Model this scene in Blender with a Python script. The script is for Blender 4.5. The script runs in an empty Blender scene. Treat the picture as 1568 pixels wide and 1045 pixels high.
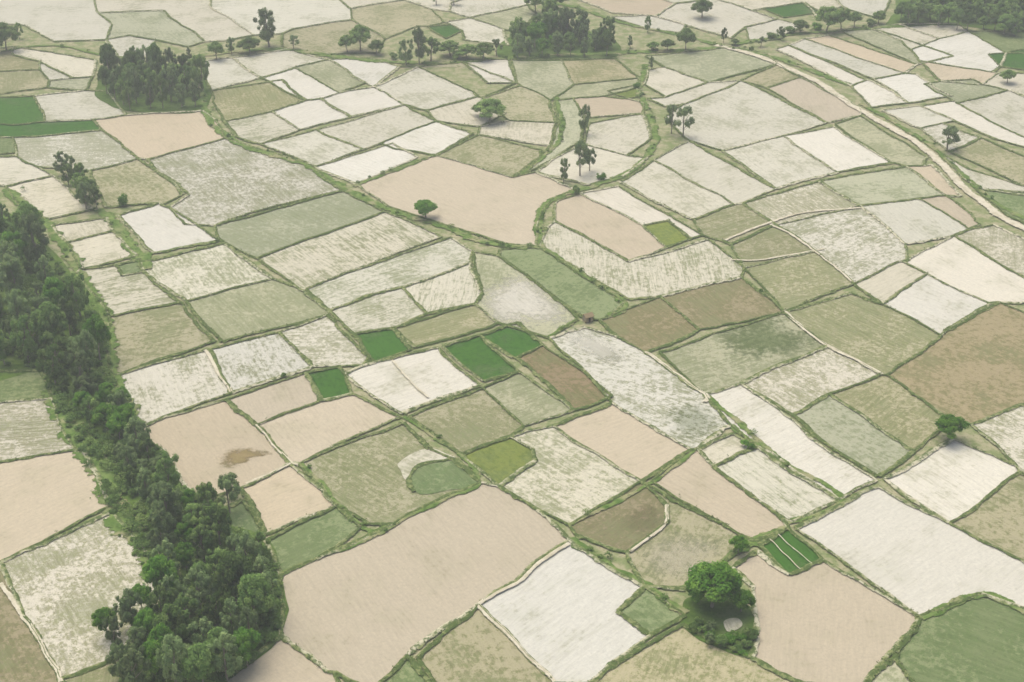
import bpy, math, random
import numpy as np
from mathutils import Vector, noise, geometry
random.seed(7); rng=np.random.default_rng(7); np.random.seed(7)
scene=bpy.context.scene
# ---------------------------------------------------------------- camera
H=200.0; PITCH=math.radians(30); LENS=50.0
cam_d=bpy.data.cameras.new("camera"); cam=bpy.data.objects.new("camera",cam_d)
scene.collection.objects.link(cam); scene.camera=cam
cam.location=(0,0,H); cam.rotation_euler=(math.radians(90)-PITCH,0,0)
cam_d.lens=LENS; cam_d.sensor_width=36; cam_d.clip_end=40000; cam_d.clip_start=1
TH=18.0/LENS
def G(u,v):
    """survey coordinate -> ground metres"""
    x=(u-784)/784*TH; y=(522.5-v)/784*TH
    dx=x; dy=math.cos(PITCH)+y*math.sin(PITCH); dz=-math.sin(PITCH)+y*math.cos(PITCH)
    t=-H/dz
    return (dx*t,dy*t)
def mpp(u,v):
    x,y=G(u,v); d=y*math.cos(PITCH)+H*math.sin(PITCH)
    return d*TH/784
def warp(x,y):
    a=noise.noise_vector(Vector((x*0.045,y*0.045,3.1)))
    b=noise.noise_vector(Vector((x*0.22,y*0.22,7.7)))
    return (x+a.x*1.5+b.x*0.55, y+a.y*1.5+b.y*0.55)
def lin(c):
    return tuple(((v/255)/12.92 if v/255<=0.04045 else ((v/255+0.055)/1.055)**2.4) for v in c)
# ---------------------------------------------------------------- node helpers
def newmat(name):
    m=bpy.data.materials.new(name); m.use_nodes=True
    nt=m.node_tree; nt.nodes.clear(); return m,nt
def nd(nt,t,**k):
    n=nt.nodes.new(t)
    for a,b in k.items(): setattr(n,a,b)
    return n
def math_(nt,op,a,b=None,c=None,clamp=False):
    n=nt.nodes.new('ShaderNodeMath'); n.operation=op; n.use_clamp=clamp
    for i,v in enumerate((a,b,c)):
        if v is None: continue
        if isinstance(v,(int,float)): n.inputs[i].default_value=v
        else: nt.links.new(v,n.inputs[i])
    return n.outputs[0]
def mix_(nt,f,a,b,mode='MIX'):
    n=nt.nodes.new('ShaderNodeMix'); n.data_type='RGBA'; n.blend_type=mode
    for s,v in ((n.inputs[0],f),(n.inputs[6],a),(n.inputs[7],b)):
        if isinstance(v,(int,float)): s.default_value=v
        elif isinstance(v,tuple): s.default_value=(*v,1) if len(v)==3 else v
        else: nt.links.new(v,s)
    return n.outputs[2]
def noise_(nt,vec,scale,detail=4,rough=0.55,dist=0):
    n=nd(nt,'ShaderNodeTexNoise'); n.inputs['Scale'].default_value=scale
    n.inputs['Detail'].default_value=detail; n.inputs['Roughness'].default_value=rough
    n.inputs['Distortion'].default_value=dist
    if vec is not None: nt.links.new(vec,n.inputs['Vector'])
    return n.outputs[0]
def mapr(nt,v,a,b,c=0.0,d=1.0):
    n=nt.nodes.new('ShaderNodeMapRange'); n.interpolation_type='SMOOTHSTEP'
    for i,x in enumerate((v,a,b,c,d)):
        if isinstance(x,(int,float)): n.inputs[i].default_value=x
        else: nt.links.new(x,n.inputs[i])
    return n.outputs[0]
def finish(nt,col):
    o=nd(nt,'ShaderNodeOutputMaterial')
    b=nd(nt,'ShaderNodeBsdfDiffuse')
    nt.links.new(col,b.inputs['Color'])
    nt.links.new(b.outputs[0],o.inputs[0]); return b,o
K=0.86
# ---------------------------------------------------------------- field material
def field_material(soft=False):
    m,nt=newmat("field_soil_and_crop"+("_patch" if soft else ""))
    geo=nd(nt,'ShaderNodeNewGeometry').outputs['Position']
    ca=nd(nt,'ShaderNodeAttribute',attribute_name='ca').outputs['Color']
    cb=nd(nt,'ShaderNodeAttribute',attribute_name='cb').outputs['Color']
    par=nd(nt,'ShaderNodeAttribute',attribute_name='par')
    sp=nd(nt,'ShaderNodeSeparateColor'); nt.links.new(par.outputs['Color'],sp.inputs[0])
    R,Gm,B=sp.outputs
    uv=nd(nt,'ShaderNodeUVMap',uv_map='rows').outputs[0]
    n1=noise_(nt,geo,0.075,5,0.62)
    n2=noise_(nt,geo,0.6,4,0.75)
    n3=noise_(nt,geo,1.25,2,0.85)
    mp=nd(nt,'ShaderNodeMapping'); mp.inputs['Scale'].default_value=(0.03,0.75,1); nt.links.new(uv,mp.inputs[0])
    r1=noise_(nt,mp.outputs[0],1.0,3,0.7)
    mp3=nd(nt,'ShaderNodeMapping'); mp3.inputs['Scale'].default_value=(0.2,1.3,1); nt.links.new(uv,mp3.inputs[0])
    r2=noise_(nt,mp3.outputs[0],1.0,2,0.7)
    s=math_(nt,'ADD',math_(nt,'MULTIPLY',n1,0.45),math_(nt,'MULTIPLY',n2,0.55))
    cen=math_(nt,'SUBTRACT',0.66,math_(nt,'MULTIPLY',Gm,0.31))
    fac=mapr(nt,s,math_(nt,'SUBTRACT',cen,0.055),math_(nt,'ADD',cen,0.055))
    rows=math_(nt,'ADD',math_(nt,'MULTIPLY',mapr(nt,r1,0.42,0.58),0.50),math_(nt,'MULTIPLY',mapr(nt,r2,0.44,0.58),0.50))
    rows=math_(nt,'MULTIPLY',math_(nt,'SUBTRACT',rows,0.42),R)
    rows=math_(nt,'MULTIPLY',rows,mapr(nt,n1,0.35,0.6,0.5,1.4))
    dots=math_(nt,'MULTIPLY',mapr(nt,n3,0.48,0.62),math_(nt,'ADD',math_(nt,'MULTIPLY',Gm,0.85),0.12))
    tot=math_(nt,'ADD',math_(nt,'ADD',math_(nt,'MULTIPLY',fac,0.78),rows),math_(nt,'SUBTRACT',dots,0.16),None,True)
    col=mix_(nt,tot,ca,cb)
    wd=math_(nt,'MULTIPLY',mapr(nt,math_(nt,'ADD',math_(nt,'MULTIPLY',n1,0.7),math_(nt,'MULTIPLY',n3,0.3)),0.50,0.62),math_(nt,'ADD',math_(nt,'MULTIPLY',Gm,0.5),0.04))
    col=mix_(nt,wd,col,tuple(x*K for x in lin((138,146,106))))
    v=math_(nt,'ADD',math_(nt,'MULTIPLY',math_(nt,'SUBTRACT',n3,0.5),math_(nt,'ADD',math_(nt,'MULTIPLY',Gm,0.8),0.35)),1.0)
    v=math_(nt,'ADD',v,math_(nt,'MULTIPLY',math_(nt,'SUBTRACT',r2,0.5),-0.25))
    vm=nd(nt,'ShaderNodeVectorMath',operation='SCALE'); nt.links.new(col,vm.inputs[0]); nt.links.new(v,vm.inputs['Scale'])
    b,o=finish(nt,vm.outputs[0])
    if soft:
        e=nd(nt,'ShaderNodeAttribute',attribute_name='edge').outputs['Fac']
        a=mapr(nt,math_(nt,'SUBTRACT',math_(nt,'ADD',math_(nt,'MULTIPLY',math_(nt,'ADD',n2,n1),1.1),-0.40),e),-0.3,0.35,0,1)
        tr=nd(nt,'ShaderNodeBsdfTransparent'); mx=nd(nt,'ShaderNodeMixShader')
        nt.links.new(math_(nt,'MULTIPLY',a,B),mx.inputs[0]); nt.links.new(tr.outputs[0],mx.inputs[1]); nt.links.new(b.outputs[0],mx.inputs[2]); nt.links.new(mx.outputs[0],o.inputs[0])
    return m
FM=field_material(); FS=field_material(True)
def strip_material(name,kind):
    m,nt=newmat(name)
    geo=nd(nt,'ShaderNodeNewGeometry').outputs['Position']
    at=nd(nt,'ShaderNodeAttribute',attribute_name='st')
    sp=nd(nt,'ShaderNodeSeparateColor'); nt.links.new(at.outputs['Color'],sp.inputs[0]); E,T,S=sp.outputs
    n1=noise_(nt,geo,0.9,3,0.7); n3=noise_(nt,geo,0.35,4,0.65)
    if kind=='bund':
        pale=lin((210,204,176)); ol=lin((140,148,98)); dk=lin((84,104,56))
        f=mapr(nt,math_(nt,'ADD',math_(nt,'ADD',math_(nt,'MULTIPLY',n3,0.8),math_(nt,'MULTIPLY',S,0.30)),math_(nt,'MULTIPLY',T,0.5)),0.52,0.78)
        c=mix_(nt,f,pale,ol); c=mix_(nt,mapr(nt,math_(nt,'ADD',math_(nt,'ADD',n1,math_(nt,'MULTIPLY',S,0.10)),math_(nt,'MULTIPLY',T,0.12)),0.52,0.66,0,0.88),c,dk)
        thr=mapr(nt,n3,0.3,0.7,0.4,1.0)
    elif kind=='grass':
        n2=noise_(nt,geo,0.12,2,0.5)
        c=mix_(nt,mapr(nt,n3,0.35,0.65),lin((130,150,86)),lin((96,124,60)))
        c=mix_(nt,mapr(nt,n2,0.50,0.66,0,0.8),c,lin((170,164,126)))
        c=mix_(nt,mapr(nt,n1,0.5,0.66,0,0.7),c,lin((74,98,46)))
        thr=mapr(nt,n3,0.3,0.7,0.4,1.0)
    else:
        c=mix_(nt,mapr(nt,n3,0.4,0.65),lin((222,214,190)),lin((198,190,162)))
        thr=mapr(nt,n1,0.3,0.7,0.6,1.0)
    v=nd(nt,'ShaderNodeVectorMath',operation='SCALE'); nt.links.new(c,v.inputs[0]); v.inputs['Scale'].default_value=K
    b,o=finish(nt,v.outputs[0])
    tr=nd(nt,'ShaderNodeBsdfTransparent'); mx=nd(nt,'ShaderNodeMixShader')
    a=mapr(nt,math_(nt,'SUBTRACT',thr,E),-0.03,0.08)
    nt.links.new(a,mx.inputs[0]); nt.links.new(tr.outputs[0],mx.inputs[1]); nt.links.new(b.outputs[0],mx.inputs[2])
    nt.links.new(mx.outputs[0],o.inputs[0]); return m
BM=strip_material("bund_earth_and_grass",'bund'); GM=strip_material("grassy_bank",'grass'); PM=strip_material("dusty_track",'path')
# ---------------------------------------------------------------- fields (surveyed outline list)
T={ # colourA, colourB, rows, mottle
 'P':((212,207,186),(180,177,150),0.60,0.36,'stubble_field'),
 'W':((223,218,201),(199,194,172),0.70,0.24,'dry_pale_field'),
 'S':((214,209,187),(160,162,128),1.05,0.42,'striped_stubble_field'),
 'M':((217,212,194),(156,156,124),0.60,0.56,'mottled_stubble_field'),
 'B':((200,187,161),(184,170,144),0.50,0.22,'bare_soil_field'),
 'Y':((188,187,156),(146,152,116),0.50,0.58,'weedy_field'),
 'O':((184,177,144),(134,138,94),0.40,0.58,'olive_grass_field'),
 'K':((166,154,122),(126,124,84),0.40,0.58,'brown_grass_field'),
 'R':((160,142,112),(122,120,78),0.40,0.52,'reddish_field'),
 'G':((146,156,112),(104,124,76),0.35,0.60,'green_field'),
 'E':((134,146,76),(104,124,58),0.30,0.50,'lush_grass_field'),
 'D':((76,116,48),(58,96,40),0.6,0.50,'green_crop_field'),
}
F=[
('P',[(-60,-40),(130,-40),(150,20),(175,40),(160,62),(85,64),(35,40),(-60,30)]),
('Y',[(175,40),(150,20),(250,18),(280,40),(318,64),(290,72),(200,55),(160,62)]),
('P',[(160,62),(200,55),(240,62),(235,90),(180,90)]),
('P',[(130,-40),(330,-40),(320,10),(390,55),(350,62),(318,64),(280,40),(250,18),(150,20)]),
('P',[(330,-40),(470,-40),(535,14),(540,31),(450,45),(390,55),(320,10)]),
('O',[(430,52),(540,31),(590,60),(580,82),(470,85),(430,70)]),
('O',[(535,14),(620,0),(660,15),(680,35),(640,42),(590,60),(540,31)]),
('P',[(470,-40),(640,-40),(620,0),(535,14)]),
('P',[(690,5),(740,-10),(800,-10),(808,8),(722,28),(690,18)]),
('P',[(640,-40),(740,-40),(740,-10),(690,5),(690,18),(660,15),(620,0)]),
('P',[(740,-40),(880,-40),(870,0),(808,8),(800,-10),(740,-10)]),
('D',[(655,42),(690,38),(710,48),(680,60)]),
('P',[(680,35),(722,28),(770,45),(778,70),(710,62),(710,48),(690,38)]),
('Y',[(722,28),(808,8),(822,22),(790,50),(770,45)]),
('B',[(880,-2),(970,-12),(1035,6),(1000,26),(940,20)]),
('P',[(880,-40),(1090,-40),(1095,-2),(1035,8),(970,-12),(880,-2)]),
('P',[(935,27),(985,24),(1052,40),(1040,52),(1000,48)]),
('P',[(1000,26),(1035,8),(1095,-2),(1150,17),(1190,30),(1140,42),(1120,60),(1052,40)]),
('P',[(1090,-40),(1250,-40),(1290,10),(1250,28),(1230,5),(1165,14),(1150,17),(1095,-2)]),
('D',[(1165,14),(1230,5),(1255,20),(1200,28)]),
('P',[(1140,42),(1190,30),(1235,40),(1190,60),(1150,64)]),
('P',[(1250,-40),(1380,-40),(1350,30),(1300,15),(1290,10)]),
('P',[(20,72),(145,92),(142,118),(110,120),(60,96),(18,86)]),
('O',[(-60,85),(20,72),(18,86),(60,96),(62,108),(-60,112)]),
('O',[(-60,112),(62,108),(75,125),(75,136),(-60,152)]),
('Y',[(75,125),(110,120),(145,119),(135,138),(75,136)]),
('P',[(60,96),(110,120),(75,125),(62,108)]),
('D',[(-60,152),(52,148),(72,187),(20,193),(-60,186)]),
('P',[(52,148),(130,138),(165,140),(195,178),(72,187)]),
('D',[(-60,190),(20,195),(72,189),(143,184),(155,200),(60,210),(-60,212)]),
('M',[(20,212),(155,200),(212,243),(140,262),(60,255),(25,235)]),
('G',[(-60,212),(20,212),(25,235),(-60,242)]),
('B',[(143,184),(310,170),(330,185),(348,213),(228,244),(212,243),(155,200)]),
('P',[(-60,245),(25,240),(78,270),(10,287),(-60,272)]),
('P',[(10,290),(78,272),(142,322),(75,337),(40,328)]),
('O',[(140,262),(212,245),(230,256),(282,300),(248,312),(160,320)]),
('M',[(228,246),(350,216),(480,257),(522,292),(380,327),(330,347),(285,343),(264,318),(292,300),(240,262)]),
('P',[(80,347),(162,335),(172,355),(100,368)]),
('W',[(180,332),(252,315),(338,368),(235,389)]),
('P',[(105,371),(178,358),(212,392),(122,416)]),
('S',[(118,420),(178,408),(190,424),(222,418),(268,465),(165,487)]),
('G',[(178,406),(212,398),(222,416),(190,424)]),
('S',[(213,404),(345,372),(418,428),(280,463)]),
('Y',[(330,347),(522,294),(590,325),(395,396),(345,372)]),
('S',[(395,396),(590,327),(676,363),(455,441)]),
('S',[(465,441),(690,364),(724,386),(722,404),(616,441),(504,476)]),
('Y',[(280,463),(424,429),(500,480),(335,527),(322,510)]),
('O',[(165,490),(274,468),(325,527),(176,575)]),
('S',[(504,478),(612,444),(656,481),(545,513)]),
('S',[(616,441),(722,404),(740,450),(730,467),(656,481)]),
('M',[(176,577),(316,538),(355,602),(210,656)]),
('M',[(318,538),(428,509),(476,563),(355,600)]),
('M',[(428,508),(500,482),(566,550),(556,560),(476,563)]),
('D',[(543,513),(600,503),(632,540),(572,556)]),
('O',[(600,503),(728,469),(764,497),(640,537)]),
('D',[(465,573),(518,563),(538,600),(493,613)]),
('W',[(525,573),(675,537),(732,592),(612,635)]),
('D',[(682,534),(733,515),(792,570),(737,586)]),
('D',[(737,513),(792,496),(834,530),(786,549)]),
('B',[(345,613),(465,573),(493,613),(395,655)]),
('B',[(208,660),(345,613),(395,655),(445,711),(310,770),(280,745),(250,690)]),
('B',[(395,655),(493,613),(538,600),(608,640),(448,710)]),
('B',[(370,748),(450,716),(515,778),(410,817)]),
('G',[(340,785),(372,768),(410,817),(370,832)]),
('G',[(412,825),(515,780),(552,808),(490,855),(432,880)]),
('O',[(458,712),(612,650),(652,688),(688,703),(732,738),(600,803),(565,803),(515,775)]),
('O',[(620,640),(737,597),(808,655),(702,697)]),
('R',[(792,549),(836,532),(938,606),(882,630)]),
('Y',[(740,593),(792,570),(877,632),(812,656)]),
('E',[(704,700),(786,670),(818,692),(820,710),(762,745)]),
('S',[(786,668),(850,655),(982,737),(870,807),(825,785),(762,745),(820,712),(818,692)]),
('B',[(855,654),(938,616),(1054,692),(985,733)]),
('B',[(428,890),(600,808),(732,742),(790,765),(870,827),(735,928),(625,1005),(565,1060),(500,1032),(432,978)]),
('W',[(735,930),(870,832),(988,902),(942,940),(1000,975),(905,1050),(850,1045)]),
('G',[(942,940),(988,904),(1050,944),(1000,975)]),
('K',[(870,807),(985,742),(1022,775),(1020,800),(960,845),(880,820)]),
('O',[(985,742),(1130,822),(1120,850),(1050,905),(990,895),(960,845),(1020,800),(1022,775)]),
('B',[(998,736),(1058,696),(1202,797),(1205,810),(1155,832),(1130,822)]),
('P',[(1063,692),(1122,668),(1157,686),(1096,718)]),
('S',[(1096,720),(1160,690),(1282,768),(1215,800)]),
('O',[(640,1010),(735,932),(850,1045),(880,1090),(680,1090)]),
('G',[(565,1060),(630,1008),(680,1090),(570,1090)]),
('B',[(330,1090),(345,1045),(432,980),(510,1032),(540,1090)]),
('O',[(905,1055),(1045,957),(1155,1010),(1230,1050),(1240,1090),(900,1090)]),
('B',[(1118,870),(1158,847),(1210,883),(1257,858),(1407,945),(1325,1060),(1230,1050),(1155,1008),(1157,960),(1152,900)]),
('D',[(1162,838),(1205,815),(1257,858),(1210,883)]),
('W',[(1217,810),(1340,748),(1455,803),(1568,862),(1640,900),(1568,935),(1500,910),(1410,945)]),
('G',[(1410,950),(1500,912),(1568,940),(1640,975),(1640,1100),(1450,1100),(1372,1010)]),
('Y',[(1325,1060),(1372,1010),(1450,1100),(1300,1100)]),
('O',[(1455,803),(1566,726),(1640,760),(1640,900),(1568,862)]),
('W',[(1350,737),(1462,675),(1564,722),(1452,802)]),
('W',[(1083,606),(1135,590),(1337,740),(1285,766),(1180,693),(1118,655)]),
('M',[(1140,588),(1265,530),(1347,575),(1210,637)]),
('Y',[(1210,637),(1275,606),(1402,692),(1340,733)]),
('O',[(1277,604),(1347,575),(1448,637),(1440,662),(1402,692)]),
('Y',[(1005,540),(1200,480),(1262,530),(1140,588),(1083,603)]),
('M',[(842,519),(900,502),(945,516),(1083,606),(1118,655),(1054,690),(938,612)]),
('K',[(920,492),(1012,455),(1072,507),(985,540),(945,516)]),
('K',[(1014,453),(1137,424),(1198,480),(1072,507)]),
('Y',[(724,386),(765,392),(885,491),(842,515),(764,497),(732,465),(740,450)]),
('G',[(765,382),(825,378),(957,466),(938,487),(895,490),(860,468),(765,392)]),
('S',[(836,350),(850,340),(962,402),(1085,370),(1143,410),(1137,424),(1012,455),(962,460),(825,378)]),
('B',[(856,308),(886,298),(984,347),(1022,380),(962,402),(850,340)]),
('W',[(890,297),(948,288),(1078,362),(1060,368),(1020,338),(984,347)]),
('E',[(984,347),(1020,338),(1060,366),(1022,380)]),
('B',[(545,282),(668,238),(785,273),(822,265),(878,292),(850,302),(825,340),(820,376),(770,372),(680,345),(600,318)]),
('W',[(484,257),(600,222),(640,242),(545,282)]),
('O',[(670,235),(735,208),(828,230),(830,241),(788,272)]),
('S',[(345,188),(416,172),(460,200),(398,221),(365,212)]),
('W',[(416,172),(490,152),(536,180),(460,200)]),
('P',[(400,221),(488,200),(556,230),(478,253)]),
('P',[(490,198),(618,161),(667,187),(582,222),(556,230)]),
('W',[(490,152),(572,134),(616,160),(536,180)]),
('W',[(584,222),(667,187),(727,206),(668,236),(605,230)]),
('P',[(574,132),(642,104),(727,142),(732,148),(655,170),(616,160)]),
('O',[(322,140),(432,124),(468,155),(345,186),(330,165)]),
('P',[(308,96),(352,90),(398,120),(322,140)]),
('P',[(354,88),(440,76),(504,92),(400,119)]),
('W',[(400,120),(446,107),(518,143),(470,155)]),
('Y',[(450,105),(504,94),(563,127),(518,143)]),
('W',[(506,90),(568,90),(612,104),(572,130)]),
('P',[(655,170),(732,148),(775,175),(735,195),(670,188)]),
('O',[(612,102),(704,95),(790,128),(732,146),(650,108)]),
('W',[(706,95),(780,92),(792,127),(748,129)]),
('Y',[(785,92),(860,92),(880,131),(842,155),(820,143),(792,130)]),
('O',[(860,92),(940,90),(977,120),(880,131)]),
('O',[(738,150),(795,132),(842,155),(850,190),(780,185)]),
('P',[(735,196),(780,184),(850,192),(842,224),(735,206)]),
('B',[(877,152),(925,148),(985,160),(982,175),(900,182)]),
('E',[(930,140),(970,132),(986,146),(960,152)]),
('Y',[(850,155),(877,152),(900,182),(890,215),(850,245),(805,268),(830,241),(845,222),(855,190)]),
('Y',[(842,155),(880,131),(977,120),(980,134),(925,148),(877,152)]),
('P',[(905,190),(980,178),(995,214),(960,238),(893,222)]),
('P',[(850,248),(893,222),(960,240),(990,242),(952,272),(900,285),(822,265)]),
('P',[(990,108),(1020,104),(1085,127),(1020,150),(988,130)]),
('Y',[(990,88),(1110,74),(1170,82),(1190,100),(1085,129),(1020,106)]),
('P',[(990,152),(1020,150),(1085,129),(1135,124),(1050,160),(1018,165)]),
('P',[(1050,160),(1137,126),(1265,188),(1196,210),(1105,232),(1045,212),(1020,180)]),
('B',[(1172,136),(1225,120),(1312,165),(1315,178),(1265,188)]),
('O',[(1137,124),(1190,100),(1222,118),(1172,136)]),
('P',[(1000,245),(1055,218),(1187,290),(1122,314)]),
('P',[(950,281),(1000,248),(1120,316),(1055,335)]),
('P',[(1108,232),(1196,211),(1283,265),(1187,288)]),
('W',[(1197,211),(1276,194),(1364,250),(1285,265)]),
('Y',[(1278,190),(1318,178),(1425,243),(1415,256),(1370,250)]),
('Y',[(1255,278),(1387,255),(1447,300),(1322,318)]),
('M',[(1138,312),(1255,280),(1325,320),(1187,345)]),
('O',[(1060,336),(1135,315),(1185,345),(1120,377),(1082,362)]),
('M',[(1187,345),(1322,320),(1388,375),(1388,398),(1305,435),(1250,386)]),
('O',[(1120,378),(1187,345),(1250,386),(1143,412)]),
('O',[(1143,412),(1250,388),(1305,435),(1200,476)]),
('P',[(1325,320),(1402,304),(1485,352),(1388,375)]),
('B',[(1402,304),(1447,300),(1502,345),(1485,352)]),
('B',[(1390,255),(1430,255),(1470,300),(1447,300)]),
('O',[(1205,478),(1303,452),(1442,515),(1350,573),(1265,527)]),
('P',[(1305,437),(1372,402),(1415,422),(1350,469)]),
('W',[(1350,470),(1415,422),(1517,464),(1440,513)]),
('W',[(1378,402),(1455,365),(1568,427),(1640,468),(1520,462)]),
('K',[(1357,575),(1530,463),(1640,510),(1640,600),(1485,650),(1432,627)]),
('M',[(1460,362),(1525,345),(1640,400),(1640,425),(1568,425)]),
('M',[(1482,652),(1568,620),(1640,645),(1640,760),(1562,718)]),
('W',[(1187,76),(1205,69),(1328,124),(1304,132)]),
('P',[(1207,67),(1232,60),(1386,114),(1340,123)]),
('B',[(1234,58),(1268,55),(1402,99),(1386,113)]),
('Y',[(1290,50),(1333,43),(1458,86),(1405,98)]),
('P',[(1336,42),(1378,38),(1440,60),(1395,78),(1380,64)]),
('W',[(1395,77),(1482,50),(1540,82),(1520,112),(1405,93)]),
('P',[(1380,38),(1462,38),(1482,50),(1440,60)]),
('G',[(1482,50),(1568,48),(1640,60),(1640,84),(1540,82)]),
('W',[(1300,132),(1336,126),(1392,158),(1332,166)]),
('W',[(1340,123),(1402,115),(1458,150),(1395,158)]),
('P',[(1348,170),(1410,162),(1462,186),(1402,196)]),
('B',[(1405,95),(1530,113),(1500,130),(1440,125)]),
('Y',[(1415,130),(1490,122),(1545,140),(1460,157)]),
('W',[(1412,165),(1465,160),(1568,212),(1640,245),(1530,215)]),
('P',[(1465,158),(1550,141),(1640,182),(1640,243),(1568,210)]),
('D',[(1512,84),(1568,76),(1640,95),(1640,118),(1530,102)]),
('P',[(1535,112),(1640,120),(1640,175),(1550,140),(1505,130)]),
('M',[(1410,198),(1442,190),(1505,212),(1450,233)]),
('O',[(1455,235),(1505,215),(1568,240),(1640,275),(1640,305),(1568,285)]),
('P',[(1447,240),(1485,262),(1568,288),(1640,310),(1568,300),(1500,290),(1475,275)]),
('G',[(1490,290),(1568,295),(1640,312),(1640,370),(1545,332)]),
('M',[(-60,622),(75,614),(117,688),(-60,722)]),
('B',[(-60,725),(127,691),(168,777),(0,862),(-60,890)]),
('M',[(0,864),(175,785),(255,888),(190,1000),(92,1040),(40,950)]),
('K',[(-60,892),(0,866),(40,950),(92,1040),(110,1090),(-60,1090)]),
('O',[(92,1040),(190,1000),(180,1090),(110,1090)]),
('G',[(-60,570),(60,570),(78,612),(-60,620)]),
]
def tol(v): return 3.5+max(0,v)*0.0045
verts=[]
def snap(p):
    t=tol(p[1]); best=None;bd=t
    for i,q in enumerate(verts):
        d=math.hypot(p[0]-q[0],p[1]-q[1])
        if d<bd: bd=d;best=i
    if best is None: verts.append(p); return len(verts)-1
    return best
polys=[]
for k,pts in F:
    ids=[]
    for p in pts:
        i=snap(p)
        if not ids or (ids[-1]!=i and i not in ids): ids.append(i)
    polys.append((k,ids))
edges={}
def refine(ids):
    out=[]; n=len(ids)
    for a in range(n):
        i,j=ids[a],ids[(a+1)%n]; A,Bp=verts[i],verts[j]
        L2=(Bp[0]-A[0])**2+(Bp[1]-A[1])**2
        ins=[]
        for q,Q in enumerate(verts):
            if q in ids: continue
            if L2<1: continue
            t=((Q[0]-A[0])*(Bp[0]-A[0])+(Q[1]-A[1])*(Bp[1]-A[1]))/L2
            if 0.02<t<0.98:
                d=math.hypot(A[0]+t*(Bp[0]-A[0])-Q[0],A[1]+t*(Bp[1]-A[1])-Q[1])
                if d<tol(Q[1]): ins.append((t,q))
        out.append(i); out+= [q for t,q in sorted(ins)]
    return out
def edge_pts(i,j):
    rev=i>j
    if rev:i,j=j,i
    A=G(*verts[i]);Bp=G(*verts[j]); L=math.hypot(A[0]-Bp[0],A[1]-Bp[1]); n=max(1,int(L/2.5))
    P=[warp(A[0]+(Bp[0]-A[0])*t/n,A[1]+(Bp[1]-A[1])*t/n) for t in range(n+1)]
    return P[::-1] if rev else P
def setattr_const(me,name,c):
    a=me.attributes.new(name,'FLOAT_COLOR','POINT')
    a.data.foreach_set('color',np.tile(np.array([*c,1.0],dtype=np.float32),len(me.vertices)))
def add_obj(name,me,mat=None,parent=None):
    o=bpy.data.objects.new(name,me); scene.collection.objects.link(o)
    if mat: me.materials.append(mat)
    if parent: o.parent=parent
    return o
def paint(me,kind,P,jit=True,alpha=None):
    ca,cb,rows,mot,nm=T[kind]
    b=random.uniform(0.92,1.05) if jit else 1; w=random.uniform(-0.025,0.015)
    f=lambda c:tuple(x*b*K*s for x,s in zip(lin(c),(1+w,1,1-w*1.5)))
    setattr_const(me,'ca',f(ca)); setattr_const(me,'cb',f(cb))
    setattr_const(me,'par',(rows*random.uniform(0.6,1.25),min(1,mot*random.uniform(0.75,1.25)),alpha if alpha is not None else 1))
    best=max(range(len(P)),key=lambda i:math.hypot(P[i][0]-P[(i+4)%len(P)][0],P[i][1]-P[(i+4)%len(P)][1]))
    a=P[best];c=P[(best+4)%len(P)]; th=math.atan2(c[1]-a[1],c[0]-a[0])
    uvl=me.uv_layers.new(name='rows'); ox=random.uniform(0,500)
    for l in me.loops:
        x,y,_=me.vertices[l.vertex_index].co
        uvl.data[l.index].uv=(x*math.cos(th)+y*math.sin(th)+ox,-x*math.sin(th)+y*math.cos(th)+ox)
def make_field(kind,P,z,jit=True,name=None):
    nm=T[kind][4]
    tess=geometry.tessellate_polygon([[Vector((x,y,0)) for x,y in P]])
    me=bpy.data.meshes.new(nm)
    me.from_pydata([(x,y,z) for x,y in P],[],[t for t in tess]); paint(me,kind,P,jit)
    me.update()
    if me.polygons and sum(p.normal.z for p in me.polygons)<0: me.flip_normals()
    return add_obj(name or nm,me,FM)
def soft_patch(kind,pts,z,alpha,name):
    P=[warp(*q) for q in smooth([G(*p) for p in pts])]
    cx=sum(p[0] for p in P)/len(P);cy=sum(p[1] for p in P)/len(P); n=len(P)
    V=[(cx,cy,z)];E=[0]
    for s in (0.4,0.7,1.0,1.3):
        for x,y in P: V.append((cx+(x-cx)*s,cy+(y-cy)*s,z)); E.append(s*0.8)
    Fc=[(0,1+i,1+(i+1)%n) for i in range(n)]
    for r in range(3):
        for i in range(n):
            a=1+r*n+i;b=1+r*n+(i+1)%n; Fc.append((a,a+n,b+n,b))
    me=bpy.data.meshes.new(name); me.from_pydata(V,[],Fc); paint(me,kind,P,False,alpha)
    a=me.attributes.new('edge','FLOAT','POINT'); a.data.foreach_set('value',np.array(E,dtype=np.float32))
    me.update()
    if sum(p.normal.z for p in me.polygons)<0: me.flip_normals()
    return add_obj(name,me,FS)
z=0.02
for n,(k,ids) in enumerate(polys):
    r=refine(ids); P=[]
    for a in range(len(r)):
        i,j=r[a],r[(a+1)%len(r)]
        if i==j: continue
        P+=edge_pts(i,j)[:-1]
        e=(min(i,j),max(i,j))
        edges.setdefault(e,[]).append(k)
    z+=0.0007
    make_field(k,P,z)
z=0.165
def smooth(pts,closed=True,n=5):
    out=[];N=len(pts)
    for i in (range(N) if closed else range(N-1)):
        if closed: p0,p1,p2,p3=[pts[(i+d)%N] for d in (-1,0,1,2)]
        else: p0,p1,p2,p3=pts[max(i-1,0)],pts[i],pts[i+1],pts[min(i+2,N-1)]
        for t in np.arange(n)/n:
            out.append(tuple(0.5*((2*p1[k])+(-p0[k]+p2[k])*t+(2*p0[k]-5*p1[k]+4*p2[k]-p3[k])*t*t+(-p0[k]+3*p1[k]-3*p2[k]+p3[k])*t**3) for k in (0,1)))
    if not closed: out.append(tuple(pts[-1]))
    return out
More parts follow.
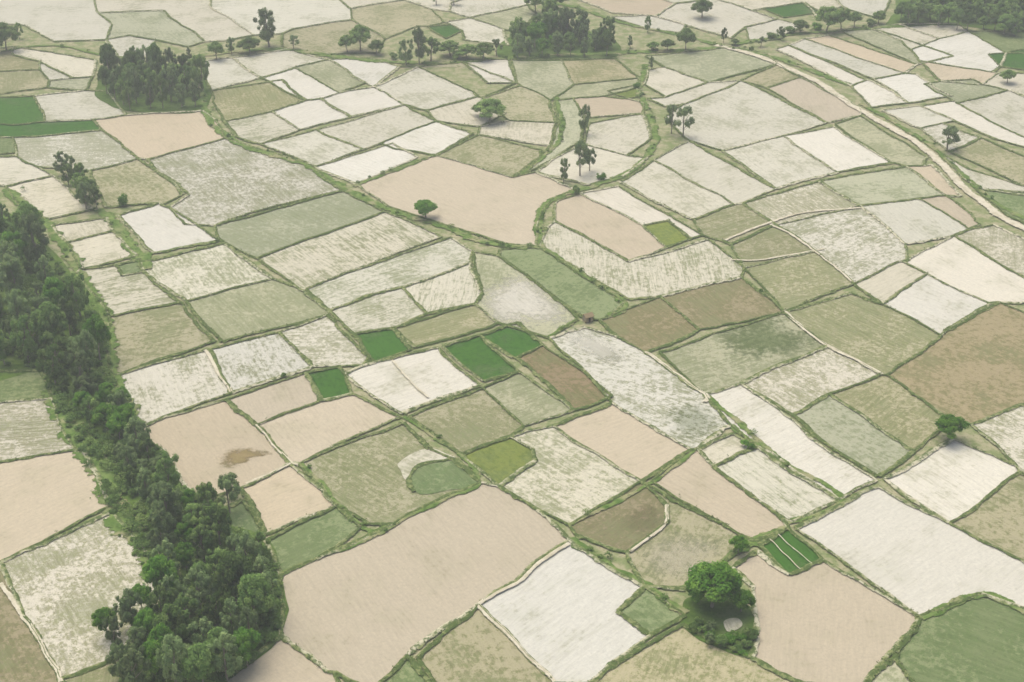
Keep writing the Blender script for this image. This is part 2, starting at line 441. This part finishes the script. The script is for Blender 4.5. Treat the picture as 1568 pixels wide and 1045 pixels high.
T['w']=((156,140,102),(142,130,90),0.1,0.5,'wet_soil_patch')
T['g']=((112,132,80),(96,116,66),0.2,0.5,'green_patch')
INNER=[
('w',[(338,702),(350,692),(380,690),(412,697),(385,703),(372,710),(345,713)],1.0,'wet_soil_patch'),
('g',[(1110,515),(1180,488),(1240,522),(1190,545),(1130,540)],0.55,'green_patch'),
('W',[(745,455),(770,435),(800,425),(860,478),(842,500),(760,490)],0.85,'dry_patch'),
('R',[(955,800),(985,770),(1010,790),(990,815)],0.35,'brown_patch'),
('W',[(860,515),(900,508),(960,545),(930,560)],0.4,'dry_patch'),
('g',[(1020,640),(1080,620),(1100,655),(1050,675)],0.3,'green_patch'),
('P',[(985,850),(1030,820),(1100,840),(1040,890)],0.3,'dry_patch'),
]
for k,pts,al,nm in INNER:
    z+=0.0005; soft_patch(k,pts,z,al,nm)
# ---------------------------------------------------------------- bunds and lanes
class Acc:
    def __init__(s): s.v=[];s.f=[];s.c=[]
def strip(acc,P,w,tone,z0,h,jw=0.35):
    n=len(P)
    if n<2: return
    b0=len(acc.v); prof=[(-1,0),(-0.5,0.55),(0,1),(0.5,0.55),(1,0)]
    for i,(x,y) in enumerate(P):
        a=P[max(i-1,0)];c=P[min(i+1,n-1)]; dx,dy=c[0]-a[0],c[1]-a[1]; L=math.hypot(dx,dy) or 1
        nx,ny=-dy/L,dx/L
        ww=w*(1+jw*noise.noise(Vector((x*0.15,y*0.15,1))))
        for s,hh in prof:
            acc.v.append((x+nx*s*ww,y+ny*s*ww,z0+hh*h)); acc.c.append((abs(s),tone,(s+1)/2,1))
    for i in range(n-1):
        for k in range(4):
            q=b0+i*5+k; acc.f.append((q,q+1,q+6,q+5))
def build(acc,name,mat):
    me=bpy.data.meshes.new(name); me.from_pydata(acc.v,[],acc.f)
    a=me.attributes.new('st','FLOAT_COLOR','POINT'); a.data.foreach_set('color',np.array(acc.c,dtype=np.float32).ravel())
    me.update()
    me.polygons.foreach_set('use_smooth',[True]*len(me.polygons))
    return add_obj(name,me,mat)
acc=Acc(); grassP=[]
greens='ODGYKER'
for (i,j),ks in edges.items():
    P=edge_pts(i,j)
    g=sum(k in greens for k in ks)/len(ks)
    tone=0.30+0.35*g+random.uniform(-0.3,0.4)
    strip(acc,P,random.uniform(0.6,1.1),max(0,min(1,tone)),0.195+random.uniform(0,0.02),0.4)
    grassP.append((P,tone))
def patch(name,pts,zz,kind):
    P=[warp(*p) for p in smooth([G(*p) for p in pts])]
    return make_field(kind,P,zz,False,name)
patch('dry_crescent',[(609,712),(618,702),(634,691),(656,687),(690,700),(700,706),(672,705),(648,709),(634,718),(628,734),(622,733),(616,722)],0.172,'P')
patch('green_inset_field',[(629,735),(636,718),(650,709),(672,705),(698,707),(728,737),(690,750),(655,758),(640,752)],0.174,'G')
strip(acc,[warp(*p) for p in smooth([G(*p) for p in [(640,754),(629,736),(636,718),(650,709),(672,705),(698,706),(728,736)]],False,8)],0.8,0.7,0.2,0.35)
build(acc,"field_bunds",BM)
LANES=[
(2.3,[(290,92),(310,150),(320,185),(350,210),(400,235),(470,255),(530,290),(600,322),(680,347),(740,372),(830,378)]),
(1.6,[(830,378),(880,412),(955,466),(935,487)]),
(2.0,[(988,100),(978,140),(995,185),(1000,225),(960,265),(915,285),(880,293),(848,306),(826,340),(828,378)]),
(1.6,[(850,150),(862,190),(850,225),(800,268)]),
(3.0,[(150,322),(175,345),(215,395),(225,415)]),
(2.6,[(300,88),(420,76),(520,88),(640,98),(780,90),(940,82),(1040,78),(1110,72)]),
(2.2,[(850,5),(900,18),(960,38),(1040,55),(1110,72),(1150,80),(1215,100),(1300,130)]),
(2.2,[(1120,70),(1200,55),(1290,48),(1370,40)]),
(1.6,[(1315,160),(1370,190),(1430,228),(1475,270),(1520,310),(1568,335),(1640,370)]),
(4.5,[(70,600),(110,650),(150,710),(175,775),(230,850),(250,890)]),
(1.6,[(540,285),(668,237)]),
(1.5,[(1118,655),(1160,685)]),
(1.6,[(870,825),(930,862),(990,900),(1050,942)]),
(1.6,[(1050,905),(1120,850),(1205,808)]),
(1.0,[(432,880),(600,806),(732,740)]),
(1.2,[(885,491),(842,517)]),
(1.5,[(1410,948),(1500,911),(1568,940)]),
(1.3,[(225,390),(338,368)]),
(1.1,[(1000,975),(905,1052)]),
(1.5,[(0,80),(80,70),(180,88),(300,88)]),
(1.2,[(1083,606),(1180,693),(1285,766),(1202,803)]),
(1.1,[(460,710),(550,805),(600,803),(732,738)]),
(0.9,[(612,640),(702,698),(732,738)]),(0.9,[(870,807),(1000,738),(1058,694)]),
(0.9,[(1440,516),(1530,463)]),(0.9,[(1200,478),(1137,424)]),
(3.0,[(10,290),(60,335),(100,375),(125,430),(165,500),(176,577),(208,656)]),
]
ag=Acc(); laneP=[]
for w,pts in LANES:
    P=smooth([G(*p) for p in pts],False,12); P=[warp(*p) for p in P]
    strip(ag,P,w,0.5,0.25,0.2,0.6); laneP.append((w,P))
build(ag,"grassy_banks",GM)
ap=Acc()
strip(ap,[warp(*p) for p in smooth([G(*p) for p in [(1095,70),(1150,85),(1215,110),(1265,135),(1310,168),(1370,200),(1430,240),(1470,285),(1520,325),(1568,350),(1640,388)]],False,14)],2.0,0,0.48,0.05,0.2)
build(ap,"dirt_road",PM)
af=Acc()
for w,pts in [(0.6,[(1110,372),(1190,338),(1250,326),(1322,322)]),
  (0.4,[(395,655),(420,685),(448,711)]),(0.7,[(1200,478),(1262,528),(1350,575)]),(0.7,[(985,540),(1080,604),(1083,620)]),
  (0.6,[(0,895),(45,960),(95,1045)]),(0.4,[(600,555),(625,580),(655,612)]),(0.6,[(1180,345),(1250,388),(1300,432)]),
  (0.5,[(1120,400),(1180,398),(1262,383)]),(0.6,[(735,928),(800,885),(870,832)]),(0.5,[(1022,775),(1018,800),(1000,818),(965,845)]),(0.6,[(310,540),(355,602)]),
  (0.6,[(448,711),(375,742)]),(0.6,[(735,930),(790,985),(850,1045)]),
  (0.16,[(1176,829),(1226,874)]),(0.16,[(1190,822),(1242,866)])]:
    strip(af,[warp(*p) for p in smooth([G(*p) for p in pts],False,10)],w,0,0.46,0.14,0.4)
build(af,"foot_paths",PM)
# ---------------------------------------------------------------- ground
def ground_mat():
    m,nt=newmat("countryside_ground"); geo=nd(nt,'ShaderNodeNewGeometry').outputs['Position']
    vo=nd(nt,'ShaderNodeTexVoronoi'); vo.inputs['Scale'].default_value=0.022
    nt.links.new(geo,vo.inputs['Vector'])
    sp=nd(nt,'ShaderNodeSeparateColor'); nt.links.new(vo.outputs['Color'],sp.inputs[0])
    n=noise_(nt,geo,0.3,4,0.65)
    c=mix_(nt,mapr(nt,sp.outputs[0],0.45,0.6),lin((206,200,176)),lin((160,158,120)))
    c=mix_(nt,mapr(nt,sp.outputs[1],0.85,0.9),c,lin((90,118,62)))
    c=mix_(nt,mapr(nt,n,0.4,0.65,0,0.5),c,lin((162,158,122)))
    ve=nd(nt,'ShaderNodeTexVoronoi',feature='DISTANCE_TO_EDGE'); ve.inputs['Scale'].default_value=0.022; nt.links.new(geo,ve.inputs['Vector'])
    c=mix_(nt,mapr(nt,ve.outputs[0],0.015,0.03,0.8,0.0),c,lin((124,134,86)))
    v=nd(nt,'ShaderNodeVectorMath',operation='SCALE'); nt.links.new(c,v.inputs[0]); v.inputs['Scale'].default_value=K
    finish(nt,v.outputs[0]); return m
me=bpy.data.meshes.new("ground"); s=15000
me.from_pydata([(-s,-s,0),(s,-s,0),(s,s,0),(-s,s,0)],[],[(0,1,2,3)]); add_obj("ground",me,ground_mat())
def meadow_mat():
    m,nt=newmat("rough_grass"); geo=nd(nt,'ShaderNodeNewGeometry').outputs['Position']
    n=noise_(nt,geo,0.25,5,0.68); n2=noise_(nt,geo,1.2,3,0.7)
    c=mix_(nt,mapr(nt,n,0.4,0.62),lin((136,148,98)),lin((178,172,138)))
    c=mix_(nt,mapr(nt,n2,0.5,0.7,0,0.6),c,lin((96,112,64)))
    v=nd(nt,'ShaderNodeVectorMath',operation='SCALE'); nt.links.new(c,v.inputs[0]); v.inputs['Scale'].default_value=K
    finish(nt,v.outputs[0]); return m
MM=meadow_mat()
me=bpy.data.meshes.new("rough_grass"); q=[G(-55,-35),G(1625,-35),G(1635,1085),G(-55,1085)]
me.from_pydata([(x,y,0.008) for x,y in q],[],[(3,2,1,0)]); add_obj("rough_grass",me,MM)
T['F']=((104,130,62),(78,102,46),0.0,0.5,'undergrowth')
patch('wood_floor',[(-60,330),(0,320),(50,350),(95,400),(120,440),(160,500),(172,575),(205,650),(240,680),(285,750),(340,800),(412,822),(432,880),(432,978),(345,1045),(300,1085),(180,1085),(190,1000),(255,888),(170,780),(120,690),(75,612),(60,570),(-60,570)],0.190,'F')
patch('wood_floor',[(150,130),(150,150),(200,172),(310,170),(318,130),(290,100),(170,105)],0.191,'F')
patch('wood_floor',[(775,60),(775,92),(940,88),(935,60),(850,40)],0.192,'F')
patch('wood_floor',[(1370,20),(1360,42),(1450,40),(1568,52),(1640,60),(1640,-20),(1400,-20)],0.193,'F')
patch('wood_floor',[(1045,935),(1045,960),(1090,990),(1150,1005),(1158,960),(1140,925),(1060,915)],0.194,'F')
# ---------------------------------------------------------------- foliage
def leaf_mat(name,c1,c2,c3,spread=0.75):
    m,nt=newmat(name)
    at=nd(nt,'ShaderNodeAttribute',attribute_name='lf'); sp=nd(nt,'ShaderNodeSeparateColor'); nt.links.new(at.outputs['Color'],sp.inputs[0])
    oi=nd(nt,'ShaderNodeObjectInfo')
    c=mix_(nt,sp.outputs[0],c1,c2); c=mix_(nt,mapr(nt,sp.outputs[1],0.5,1.0,0,0.85),c,c3)
    sc=math_(nt,'ADD',1-spread*0.35,math_(nt,'MULTIPLY',oi.outputs['Random'],spread))
    v=nd(nt,'ShaderNodeVectorMath',operation='SCALE'); nt.links.new(c,v.inputs[0]); nt.links.new(sc,v.inputs['Scale'])
    d=nd(nt,'ShaderNodeBsdfDiffuse'); t=nd(nt,'ShaderNodeBsdfTranslucent'); mx=nd(nt,'ShaderNodeMixShader'); mx.inputs[0].default_value=0.35
    o=nd(nt,'ShaderNodeOutputMaterial')
    nt.links.new(v.outputs[0],d.inputs[0]); nt.links.new(v.outputs[0],t.inputs[0])
    nt.links.new(d.outputs[0],mx.inputs[1]); nt.links.new(t.outputs[0],mx.inputs[2]); nt.links.new(mx.outputs[0],o.inputs[0])
    return m
LM=leaf_mat("leaves_dark",(0.11,0.195,0.055),(0.19,0.295,0.085),(0.29,0.39,0.12))
LG=leaf_mat("leaves_bright",(0.085,0.21,0.030),(0.15,0.31,0.048),(0.25,0.42,0.07),0.4)
LE=leaf_mat("leaves_greyish",(0.15,0.23,0.09),(0.24,0.325,0.135),(0.33,0.41,0.17))
bm_,nt=newmat("bark"); g_=nd(nt,'ShaderNodeNewGeometry').outputs['Position']
finish(nt,mix_(nt,noise_(nt,g_,3,3,0.7),(0.18,0.15,0.11),(0.38,0.34,0.28)))
def leaves(centres,radii,n,size,rg,flat=0.75,rough=0.5):
    centres=np.array(centres);radii=np.array(radii)
    w=radii**2; idx=rg.choice(len(radii),n,p=w/w.sum())
    d=rg.normal(size=(n,3)); d/=np.linalg.norm(d,axis=1)[:,None]
    rr=radii[idx]*(1-rough*rg.random(n)**1.8)*(1+0.14*rg.normal(size=n))
    p=centres[idx]+d*rr[:,None]*np.array([1,1,flat])
    nrm=d+rg.normal(size=(n,3))*0.45+np.array([0,0,0.6]); nrm/=np.linalg.norm(nrm,axis=1)[:,None]
    a=np.cross(nrm,rg.normal(size=(n,3))); a/=np.linalg.norm(a,axis=1)[:,None]; b=np.cross(nrm,a)
    s=size*(0.6+0.8*rg.random(n))[:,None]
    V=np.stack([p-a*s,p-b*s*0.55,p+a*s,p+b*s*0.55],1).reshape(-1,3)
    tone=rg.random(len(radii)); br=rg.random(len(radii))
    c=np.stack([np.clip(tone[idx]*0.7+0.3*rg.random(n),0,1),np.clip(br[idx]*0.75+0.25*rg.random(n),0,1),np.zeros(n),np.ones(n)],1)
    return V,np.repeat(c,4,axis=0)
def tube(P,Rr,seg=6):
    V=[];Fc=[]
    for i,(p,r) in enumerate(zip(P,Rr)):
        for k in range(seg):
            a=2*math.pi*k/seg; V.append((p[0]+r*math.cos(a),p[1]+r*math.sin(a),p[2]))
    for i in range(len(P)-1):
        for k in range(seg):
            Fc.append((i*seg+k,i*seg+(k+1)%seg,(i+1)*seg+(k+1)%seg,(i+1)*seg+k))
    return V,Fc
def tree_mesh(name,kind,seed,lmat):
    rg=np.random.default_rng(seed); C=[];Rd=[]
    if kind=='broad':
        for k in range(44):
            a=rg.random()*6.283; el=math.asin(rg.uniform(-0.25,1))
            rr=3.6*(0.66+0.42*rg.random()); C.append((rr*math.cos(a)*math.cos(el),rr*math.sin(a)*math.cos(el),5.2+3.3*math.sin(el))); Rd.append(rg.uniform(0.6,1.35))
        C.append((0,0,5.5));Rd.append(2.2)
        n=8500;size=0.26;th=3.0;flat=0.8
    elif kind=='tall':
        for k in range(32):
            t=rg.random(); a=rg.random()*6.283; env=3.7*(math.sin(math.pi*(0.2+0.62*t))**0.7)
            rr=env*rg.uniform(0.3,1.05); C.append((rr*math.cos(a),rr*math.sin(a),2.6+6.4*t)); Rd.append(rg.uniform(0.55,1.3)*(1.05-0.25*t))
        C.append((0.4,0.3,9.0));Rd.append(0.9)
        n=6000;size=0.25;th=5.5;flat=1.0
    elif kind=='sparse':
        for k in range(18):
            t=rg.random(); a=rg.random()*6.283; env=4.0*math.sin(math.pi*min(1,0.25+0.6*t))
            rr=env*rg.uniform(0.3,1.0); C.append((rr*math.cos(a),rr*math.sin(a),3.4+6.0*t)); Rd.append(rg.uniform(0.6,1.3))
        n=3400;size=0.27;th=7;flat=0.9
    else:
        for k in range(12):
            a=rg.random()*6.283; rr=rg.uniform(0.5,3.6); C.append((rr*math.cos(a),rr*math.sin(a),rg.uniform(2,6.5))); Rd.append(rg.uniform(1.3,2.6))
        n=1800;size=0.5;th=3;flat=0.9
    V,col=leaves(C,Rd,n,size,rg,flat)
    V=V.tolist(); Fc=[(4*i,4*i+1,4*i+2,4*i+3) for i in range(n)]; nl=n
    lean=rg.normal(size=2)*0.25
    tr=[(0,0,-0.3),(lean[0]*0.3,lean[1]*0.3,th*0.4),(lean[0],lean[1],th),(lean[0]*1.3,lean[1]*1.3,min(9.0,th+2.5))]
    TV,TF=tube(tr,[0.34,0.26,0.18,0.06]); b=len(V); V+=TV; Fc+=[tuple(x+b for x in f) for f in TF]
    for k in rg.permutation(len(C))[:9]:
        c=C[k]; z0=min(max(1.5,c[2]*0.55),th)
        s=(lean[0]*z0/th,lean[1]*z0/th,z0); mid=((s[0]+c[0])*0.5,(s[1]+c[1])*0.5,(z0+c[2])*0.5-0.2)
        TV,TF=tube([s,mid,c],[0.13,0.08,0.03],5); b=len(V); V+=TV; Fc+=[tuple(x+b for x in f) for f in TF]
    me=bpy.data.meshes.new(name); me.from_pydata(V,[],Fc)
    at=me.attributes.new('lf','FLOAT_COLOR','POINT'); full=np.ones((len(V),4),dtype=np.float32)*0.5; full[:len(col)]=col
    at.data.foreach_set('color',full.ravel())
    me.materials.append(lmat); me.materials.append(bm_)
    mi=np.zeros(len(Fc),dtype=np.int32); mi[nl:]=1; me.polygons.foreach_set('material_index',mi); me.update()
    return me
PROT={
 'wood':[tree_mesh("eucalyptus_tree",'tall',s,LM) for s in (1,2,3)]+[tree_mesh("eucalyptus_tree",'tall',s,LE) for s in (4,5)]+[tree_mesh("eucalyptus_tree",'broad',6,LM)],
 'tall':[tree_mesh("eucalyptus_tree",'tall',s,LE) for s in (11,12)]+[tree_mesh("eucalyptus_tree",'tall',13,LM)],
 'broad':[tree_mesh("mango_tree",'broad',s,LM) for s in (21,22)],
 'bright':[tree_mesh("leafy_tree",'broad',s,LG) for s in (31,32)],
 'sparse':[tree_mesh("slender_tree",'sparse',s,LE) for s in (41,42,43)],
 'shrub':[tree_mesh("shrub",'shrub',s,LM) for s in (51,52)]+[tree_mesh("shrub",'shrub',53,LG)],
}
def tree(kind,u,v,wpx,hpx):
    x,y=G(u,v); m=mpp(u,v); dist=math.hypot(x,y); el=math.atan2(H,dist)
    w=wpx*m; h=max(hpx*m-w*0.35*math.sin(el),hpx*m*0.5)/math.cos(el)
    me=random.choice(PROT[kind]); o=bpy.data.objects.new(me.name.split('.')[0],me); scene.collection.objects.link(o)
    o.location=(x,y,0.15); o.rotation_euler=(0,0,random.uniform(0,6.28))
    sx=w/9.2; o.scale=(sx*random.uniform(0.93,1.07),sx*random.uniform(0.93,1.07),h/9.8)
    return o
def inside(p,poly):
    c=False;n=len(poly);j=n-1
    for i in range(n):
        if (poly[i][1]>p[1])!=(poly[j][1]>p[1]) and p[0]<(poly[j][0]-poly[i][0])*(p[1]-poly[i][1])/(poly[j][1]-poly[i][1])+poly[i][0]: c=not c
        j=i
    return c
def wood(poly,dmin,w,h,kinds,tries=4000,zsq=0.55):
    pts=[];xs=[p[0] for p in poly];ys=[p[1] for p in poly]
    for _ in range(tries):
        p=(random.uniform(min(xs),max(xs)),random.uniform(min(ys),max(ys)))
        if not inside(p,poly): continue
        if all(math.hypot(p[0]-q[0],(p[1]-q[1])/zsq)>dmin for q in pts): pts.append(p)
    for p in pts:
        s=random.uniform(0.65,1.25)
        tree(random.choice(kinds),p[0],p[1],w*s,h*s*random.uniform(0.85,1.2))
    return len(pts)
cnt=0
cnt+=wood([(-50,350),(0,335),(40,365),(70,400),(100,450),(135,500),(160,560),(140,600),(90,600),(60,575),(0,560),(-50,560)],33,43,66,['wood','wood','wood','tall','bright'])
cnt+=wood([(95,600),(165,590),(190,620),(200,665),(165,660),(120,640)],28,36,45,['wood','bright'])
cnt+=wood([(175,670),(230,690),(275,760),(335,800),(300,830),(235,800),(195,740)],31,40,52,['wood','tall','wood','bright'])
cnt+=wood([(235,800),(330,800),(370,840),(420,860),(428,960),(400,1000),(340,1060),(200,1075),(175,1010),(160,975),(255,920),(250,870)],38,50,74,['wood','wood','tall','bright','tall'])
cnt+=wood([(150,140),(165,120),(200,110),(290,118),(312,140),(308,166),(200,170)],18,28,50,['tall','wood'])
cnt+=wood([(780,80),(800,62),(870,60),(935,75),(930,88),(790,92)],18,28,40,['tall','wood','wood','bright'])
cnt+=wood([(805,55),(850,50),(900,60),(880,66),(820,66)],18,28,42,['tall','wood'])
cnt+=wood([(1365,38),(1400,22),(1500,24),(1568,40),(1625,50),(1610,62),(1500,52),(1440,42)],16,27,32,['wood','broad','wood'])
cnt+=wood([(1380,5),(1460,-10),(1620,-20),(1620,30),(1480,20),(1400,20)],18,27,32,['wood','broad'])
cnt+=wood([(88,268),(105,262),(155,318),(140,330)],17,28,40,['tall','wood'])
cnt+=wood([(1050,960),(1090,990),(1140,1005),(1152,975),(1140,978),(1100,978),(1078,955)],16,22,16,['shrub','wood'])
TR=[('tall',412,72,46,62),('broad',532,80,28,30),('broad',552,78,40,44),('broad',577,84,26,26),('broad',332,92,28,32),('tall',355,84,17,28),
('broad',383,82,36,28),('sparse',450,76,22,22),('tall',290,94,12,22),('tall',622,100,30,42),('tall',642,98,28,58),('tall',660,94,32,40),('broad',690,86,40,28),
('broad',716,90,34,26),('broad',740,92,32,30),('sparse',760,86,22,26),('tall',965,74,12,20),('tall',992,50,14,26),('broad',1050,78,30,38),('broad',1075,28,36,32),
('tall',1108,66,11,24),('broad',1022,78,24,20),('broad',1000,78,20,16),('broad',1265,50,42,46),('broad',1288,46,30,38),('broad',1308,42,22,26),('broad',1225,50,26,22),
('sparse',1165,72,16,16),('broad',1542,128,27,24),('sparse',1450,230,40,38),('broad',10,78,40,48),('tall',-10,82,40,50),('tall',30,60,16,26),
('shrub',190,315,18,26),('broad',750,186,50,40),('broad',736,178,26,24),('tall',896,206,24,48),('tall',863,280,22,40),('sparse',888,270,34,54),('sparse',903,262,22,40),('shrub',880,298,14,18),
('sparse',1028,205,26,48),('sparse',1046,210,34,48),('tall',997,108,10,22),('bright',652,334,38,32),('shrub',975,135,12,12),
('bright',1452,674,50,46),('bright',1130,848,30,32),('bright',1090,930,88,82),('bright',1134,938,44,42),('bright',1066,922,44,42),('bright',1108,920,50,60),('sparse',352,785,46,62),('shrub',435,580,9,12),
('bright',1140,684,16,12),('bright',1150,688,14,10),('tall',1195,62,16,22),('broad',820,20,36,40),('tall',838,45,34,52),('broad',850,14,30,34),('tall',888,66,30,44),('sparse',695,8,22,20),('sparse',668,8,18,18),
('sparse',352,760,34,42),('shrub',920,275,14,14),('shrub',700,90,20,16),('shrub',600,90,16,12),('shrub',1180,60,16,12),('shrub',1210,52,20,14),('shrub',1330,40,20,14),('broad',1345,36,22,22),('shrub',1250,46,18,14),
('broad',920,72,30,34),('broad',1125,70,14,12),('shrub',1150,78,10,8),('broad',1388,30,30,30)]
for k,u,v,w,h in TR: tree(k,u,v,w,h)
def mass(name,P,leaf,nper,mat,seed,hz=0.6):
    rg=np.random.default_rng(seed); P=np.array(P)
    n=len(P); C=np.column_stack([P[:,0],P[:,1],0.25+P[:,2]*hz*0.5])
    idx=np.repeat(np.arange(n),nper); N=len(idx)
    d=rg.normal(size=(N,3)); d/=np.linalg.norm(d,axis=1)[:,None]; d[:,2]=np.abs(d[:,2])
    p=C[idx]+d*(P[idx,2]*0.5*(0.4+0.7*rg.random(N)))[:,None]*np.array([1,1,hz*1.3])
    nr=d+rg.normal(size=(N,3))*0.5+np.array([0,0,0.6]); nr/=np.linalg.norm(nr,axis=1)[:,None]
    a=np.cross(nr,rg.normal(size=(N,3))); a/=np.linalg.norm(a,axis=1)[:,None]; b=np.cross(nr,a)
    s=(leaf*(0.6+0.8*rg.random(N)))[:,None]
    V=np.stack([p-a*s,p-b*s*.6,p+a*s,p+b*s*.6],1).reshape(-1,3)
    me=bpy.data.meshes.new(name); me.vertices.add(4*N); me.vertices.foreach_set('co',V.astype(np.float32).ravel())
    me.loops.add(4*N); me.loops.foreach_set('vertex_index',np.arange(4*N,dtype=np.int32))
    me.polygons.add(N); me.polygons.foreach_set('loop_start',np.arange(N,dtype=np.int32)*4)
    me.update(calc_edges=True)
    t=rg.random(n)[idx]; t2=rg.random(n)[idx]
    c=np.stack([np.clip(t*.7+.3*rg.random(N),0,1),t2,np.zeros(N),np.ones(N)],1)
    at=me.attributes.new('lf','FLOAT_COLOR','POINT'); at.data.foreach_set('color',np.repeat(c,4,axis=0).astype(np.float32).ravel())
    return add_obj(name,me,mat)
LB=leaf_mat("bank_leaves",(0.11,0.19,0.05),(0.17,0.275,0.08),(0.26,0.36,0.11),0.0)
S=[]
for w,P in laneP:
    for i in range(len(P)-1):
        L=math.hypot(P[i+1][0]-P[i][0],P[i+1][1]-P[i][1])
        dens=0.25*max(0,noise.noise(Vector((P[i][0]*0.04,P[i][1]*0.04,9)))+0.35)*w/2
        for _ in range(np.random.poisson(L*dens)):
            t=random.random(); S.append((P[i][0]+(P[i+1][0]-P[i][0])*t+random.gauss(0,w*0.45),P[i][1]+(P[i+1][1]-P[i][1])*t+random.gauss(0,w*0.45),random.uniform(0.6,2.4)))
mass("bank_shrubs",S,0.2,80,LB,5)
WF=[(-50,345),(0,335),(50,360),(95,410),(120,450),(160,510),(172,585),(205,660),(240,690),(285,760),(340,810),(412,832),(432,890),(425,978),(345,1045),(300,1080),(190,1080),(190,1000),(255,895),(170,785),(120,690),(75,612),(60,570),(-60,570)]
U=[]
for _ in range(5200):
    p=(random.uniform(-50,435),random.uniform(340,1080))
    if inside(p,WF): x,y=G(*p); U.append((x,y,random.uniform(1.2,3.6)))
mass("undergrowth",U[:1300],0.27,90,LB,6)
TGr=[]
for P,tone in grassP:
    for i in range(len(P)-1):
        L=math.hypot(P[i+1][0]-P[i][0],P[i+1][1]-P[i][1])
        if P[i][1]>900: continue
        for _ in range(np.random.poisson(L*(0.25+0.8*max(0,tone))*max(0,0.3+1.6*noise.noise(Vector((P[i][0]*0.03,P[i][1]*0.03,2)))))):
            t=random.random(); TGr.append((P[i][0]+(P[i+1][0]-P[i][0])*t+random.gauss(0,0.35),P[i][1]+(P[i+1][1]-P[i][1])*t+random.gauss(0,0.35),random.uniform(0.3,0.9)))
LT=leaf_mat("bund_grass",(0.15,0.20,0.07),(0.22,0.28,0.11),(0.35,0.36,0.19),0.0)
mass("bund_grass_tufts",TGr,0.15,9,LT,8,0.8)
# ---------------------------------------------------------------- small hut
def hut(u,v):
    x,y=G(u,v); e=bpy.data.objects.new("field_hut",None); scene.collection.objects.link(e); e.location=(x,y,0.2); e.rotation_euler=(0,0,0.5)
    def mt(n,a,b):
        m,nt=newmat(n); finish(nt,mix_(nt,noise_(nt,nd(nt,'ShaderNodeNewGeometry').outputs['Position'],4,3),a,b)); return m
    mw=mt("mud_brick",(0.30,0.25,0.16),(0.42,0.36,0.25)); mr=mt("thatch_and_tile",(0.26,0.20,0.11),(0.38,0.30,0.18)); md=mt("dark_doorway",(0.03,0.025,0.02),(0.05,0.04,0.03))
    def mk(n,V,Fc,m):
        me=bpy.data.meshes.new(n); me.from_pydata(V,[],Fc); add_obj(n,me,m,e)
    a,b,h=1.2,1.0,1.7
    mk("walls",[(-a,-b,0),(a,-b,0),(a,b,0),(-a,b,0),(-a,-b,h),(a,-b,h),(a,b,h),(-a,b,h),(-a,0,h+.6),(a,0,h+.6)],[(0,1,5,4),(2,3,7,6),(1,2,6,9,5),(3,0,4,8,7)],mw)
    c,d=a+.25,b+.3
    mk("roof",[(-c,-d,h-.12),(c,-d,h-.12),(c,0,h+.68),(-c,0,h+.68),(c,d,h-.12),(-c,d,h-.12),(-c,-d,h-.02),(c,-d,h-.02),(c,0,h+.8),(-c,0,h+.8),(c,d,h-.02),(-c,d,h-.02)],[(6,7,8,9),(9,8,10,11),(0,3,2,1),(3,5,4,2),(0,1,7,6),(5,11,10,4),(0,6,9,3),(3,9,11,5),(1,2,8,7),(2,4,10,8)],mr)
    mk("door",[(-.35,-b-.01,0),(.35,-b-.01,0),(.35,-b-.01,1.3),(-.35,-b-.01,1.3)],[(0,1,2,3)],md)
hut(900,492)
patch('sandy_clearing',[(1104,954),(1112,947),(1126,946),(1134,956),(1124,963),(1110,966)],0.30,'P')
# ---------------------------------------------------------------- haze: real air volume over the plain
bpy.ops.mesh.primitive_cube_add(size=1,location=(0,700,119)); hz=bpy.context.object; hz.name="haze"; hz.scale=(4000,4000,242)
hm,nt=newmat("humid_air"); o=nd(nt,'ShaderNodeOutputMaterial'); vs=nd(nt,'ShaderNodeVolumeScatter'); vs.inputs['Density'].default_value=0.00042; vs.inputs['Anisotropy'].default_value=0.2
vs.inputs['Color'].default_value=(0.98,0.99,0.98,1); nt.links.new(vs.outputs[0],o.inputs['Volume']); hz.data.materials.append(hm)
# ---------------------------------------------------------------- light
elv=math.radians(68); rot=math.radians(-40)
sd=bpy.data.lights.new("sun",'SUN'); sd.energy=2.5; sd.angle=math.radians(60); sd.color=(1,0.985,0.87)
so=bpy.data.objects.new("sun",sd); scene.collection.objects.link(so)
dirv=Vector((math.cos(elv)*math.sin(rot),math.cos(elv)*math.cos(rot),math.sin(elv)))
so.rotation_euler=dirv.to_track_quat('Z','Y').to_euler(); so.location=(0,0,300)
w=bpy.data.worlds.new("World"); scene.world=w; w.use_nodes=True; nt=w.node_tree
sky=nt.nodes.new('ShaderNodeTexSky'); sky.sky_type='NISHITA'; sky.sun_disc=False; sky.sun_elevation=elv; sky.sun_rotation=rot
sky.dust_density=5; sky.air_density=1.0; sky.ozone_density=0.5
nt.links.new(sky.outputs[0],nt.nodes['Background'].inputs[0]); nt.nodes['Background'].inputs[1].default_value=0.15
scene.view_settings.view_transform='Standard'; scene.view_settings.look='None'; scene.view_settings.exposure=0
print("trees",cnt,"tufts",len(TGr),"shrubs",len(S),"fields",len(polys))
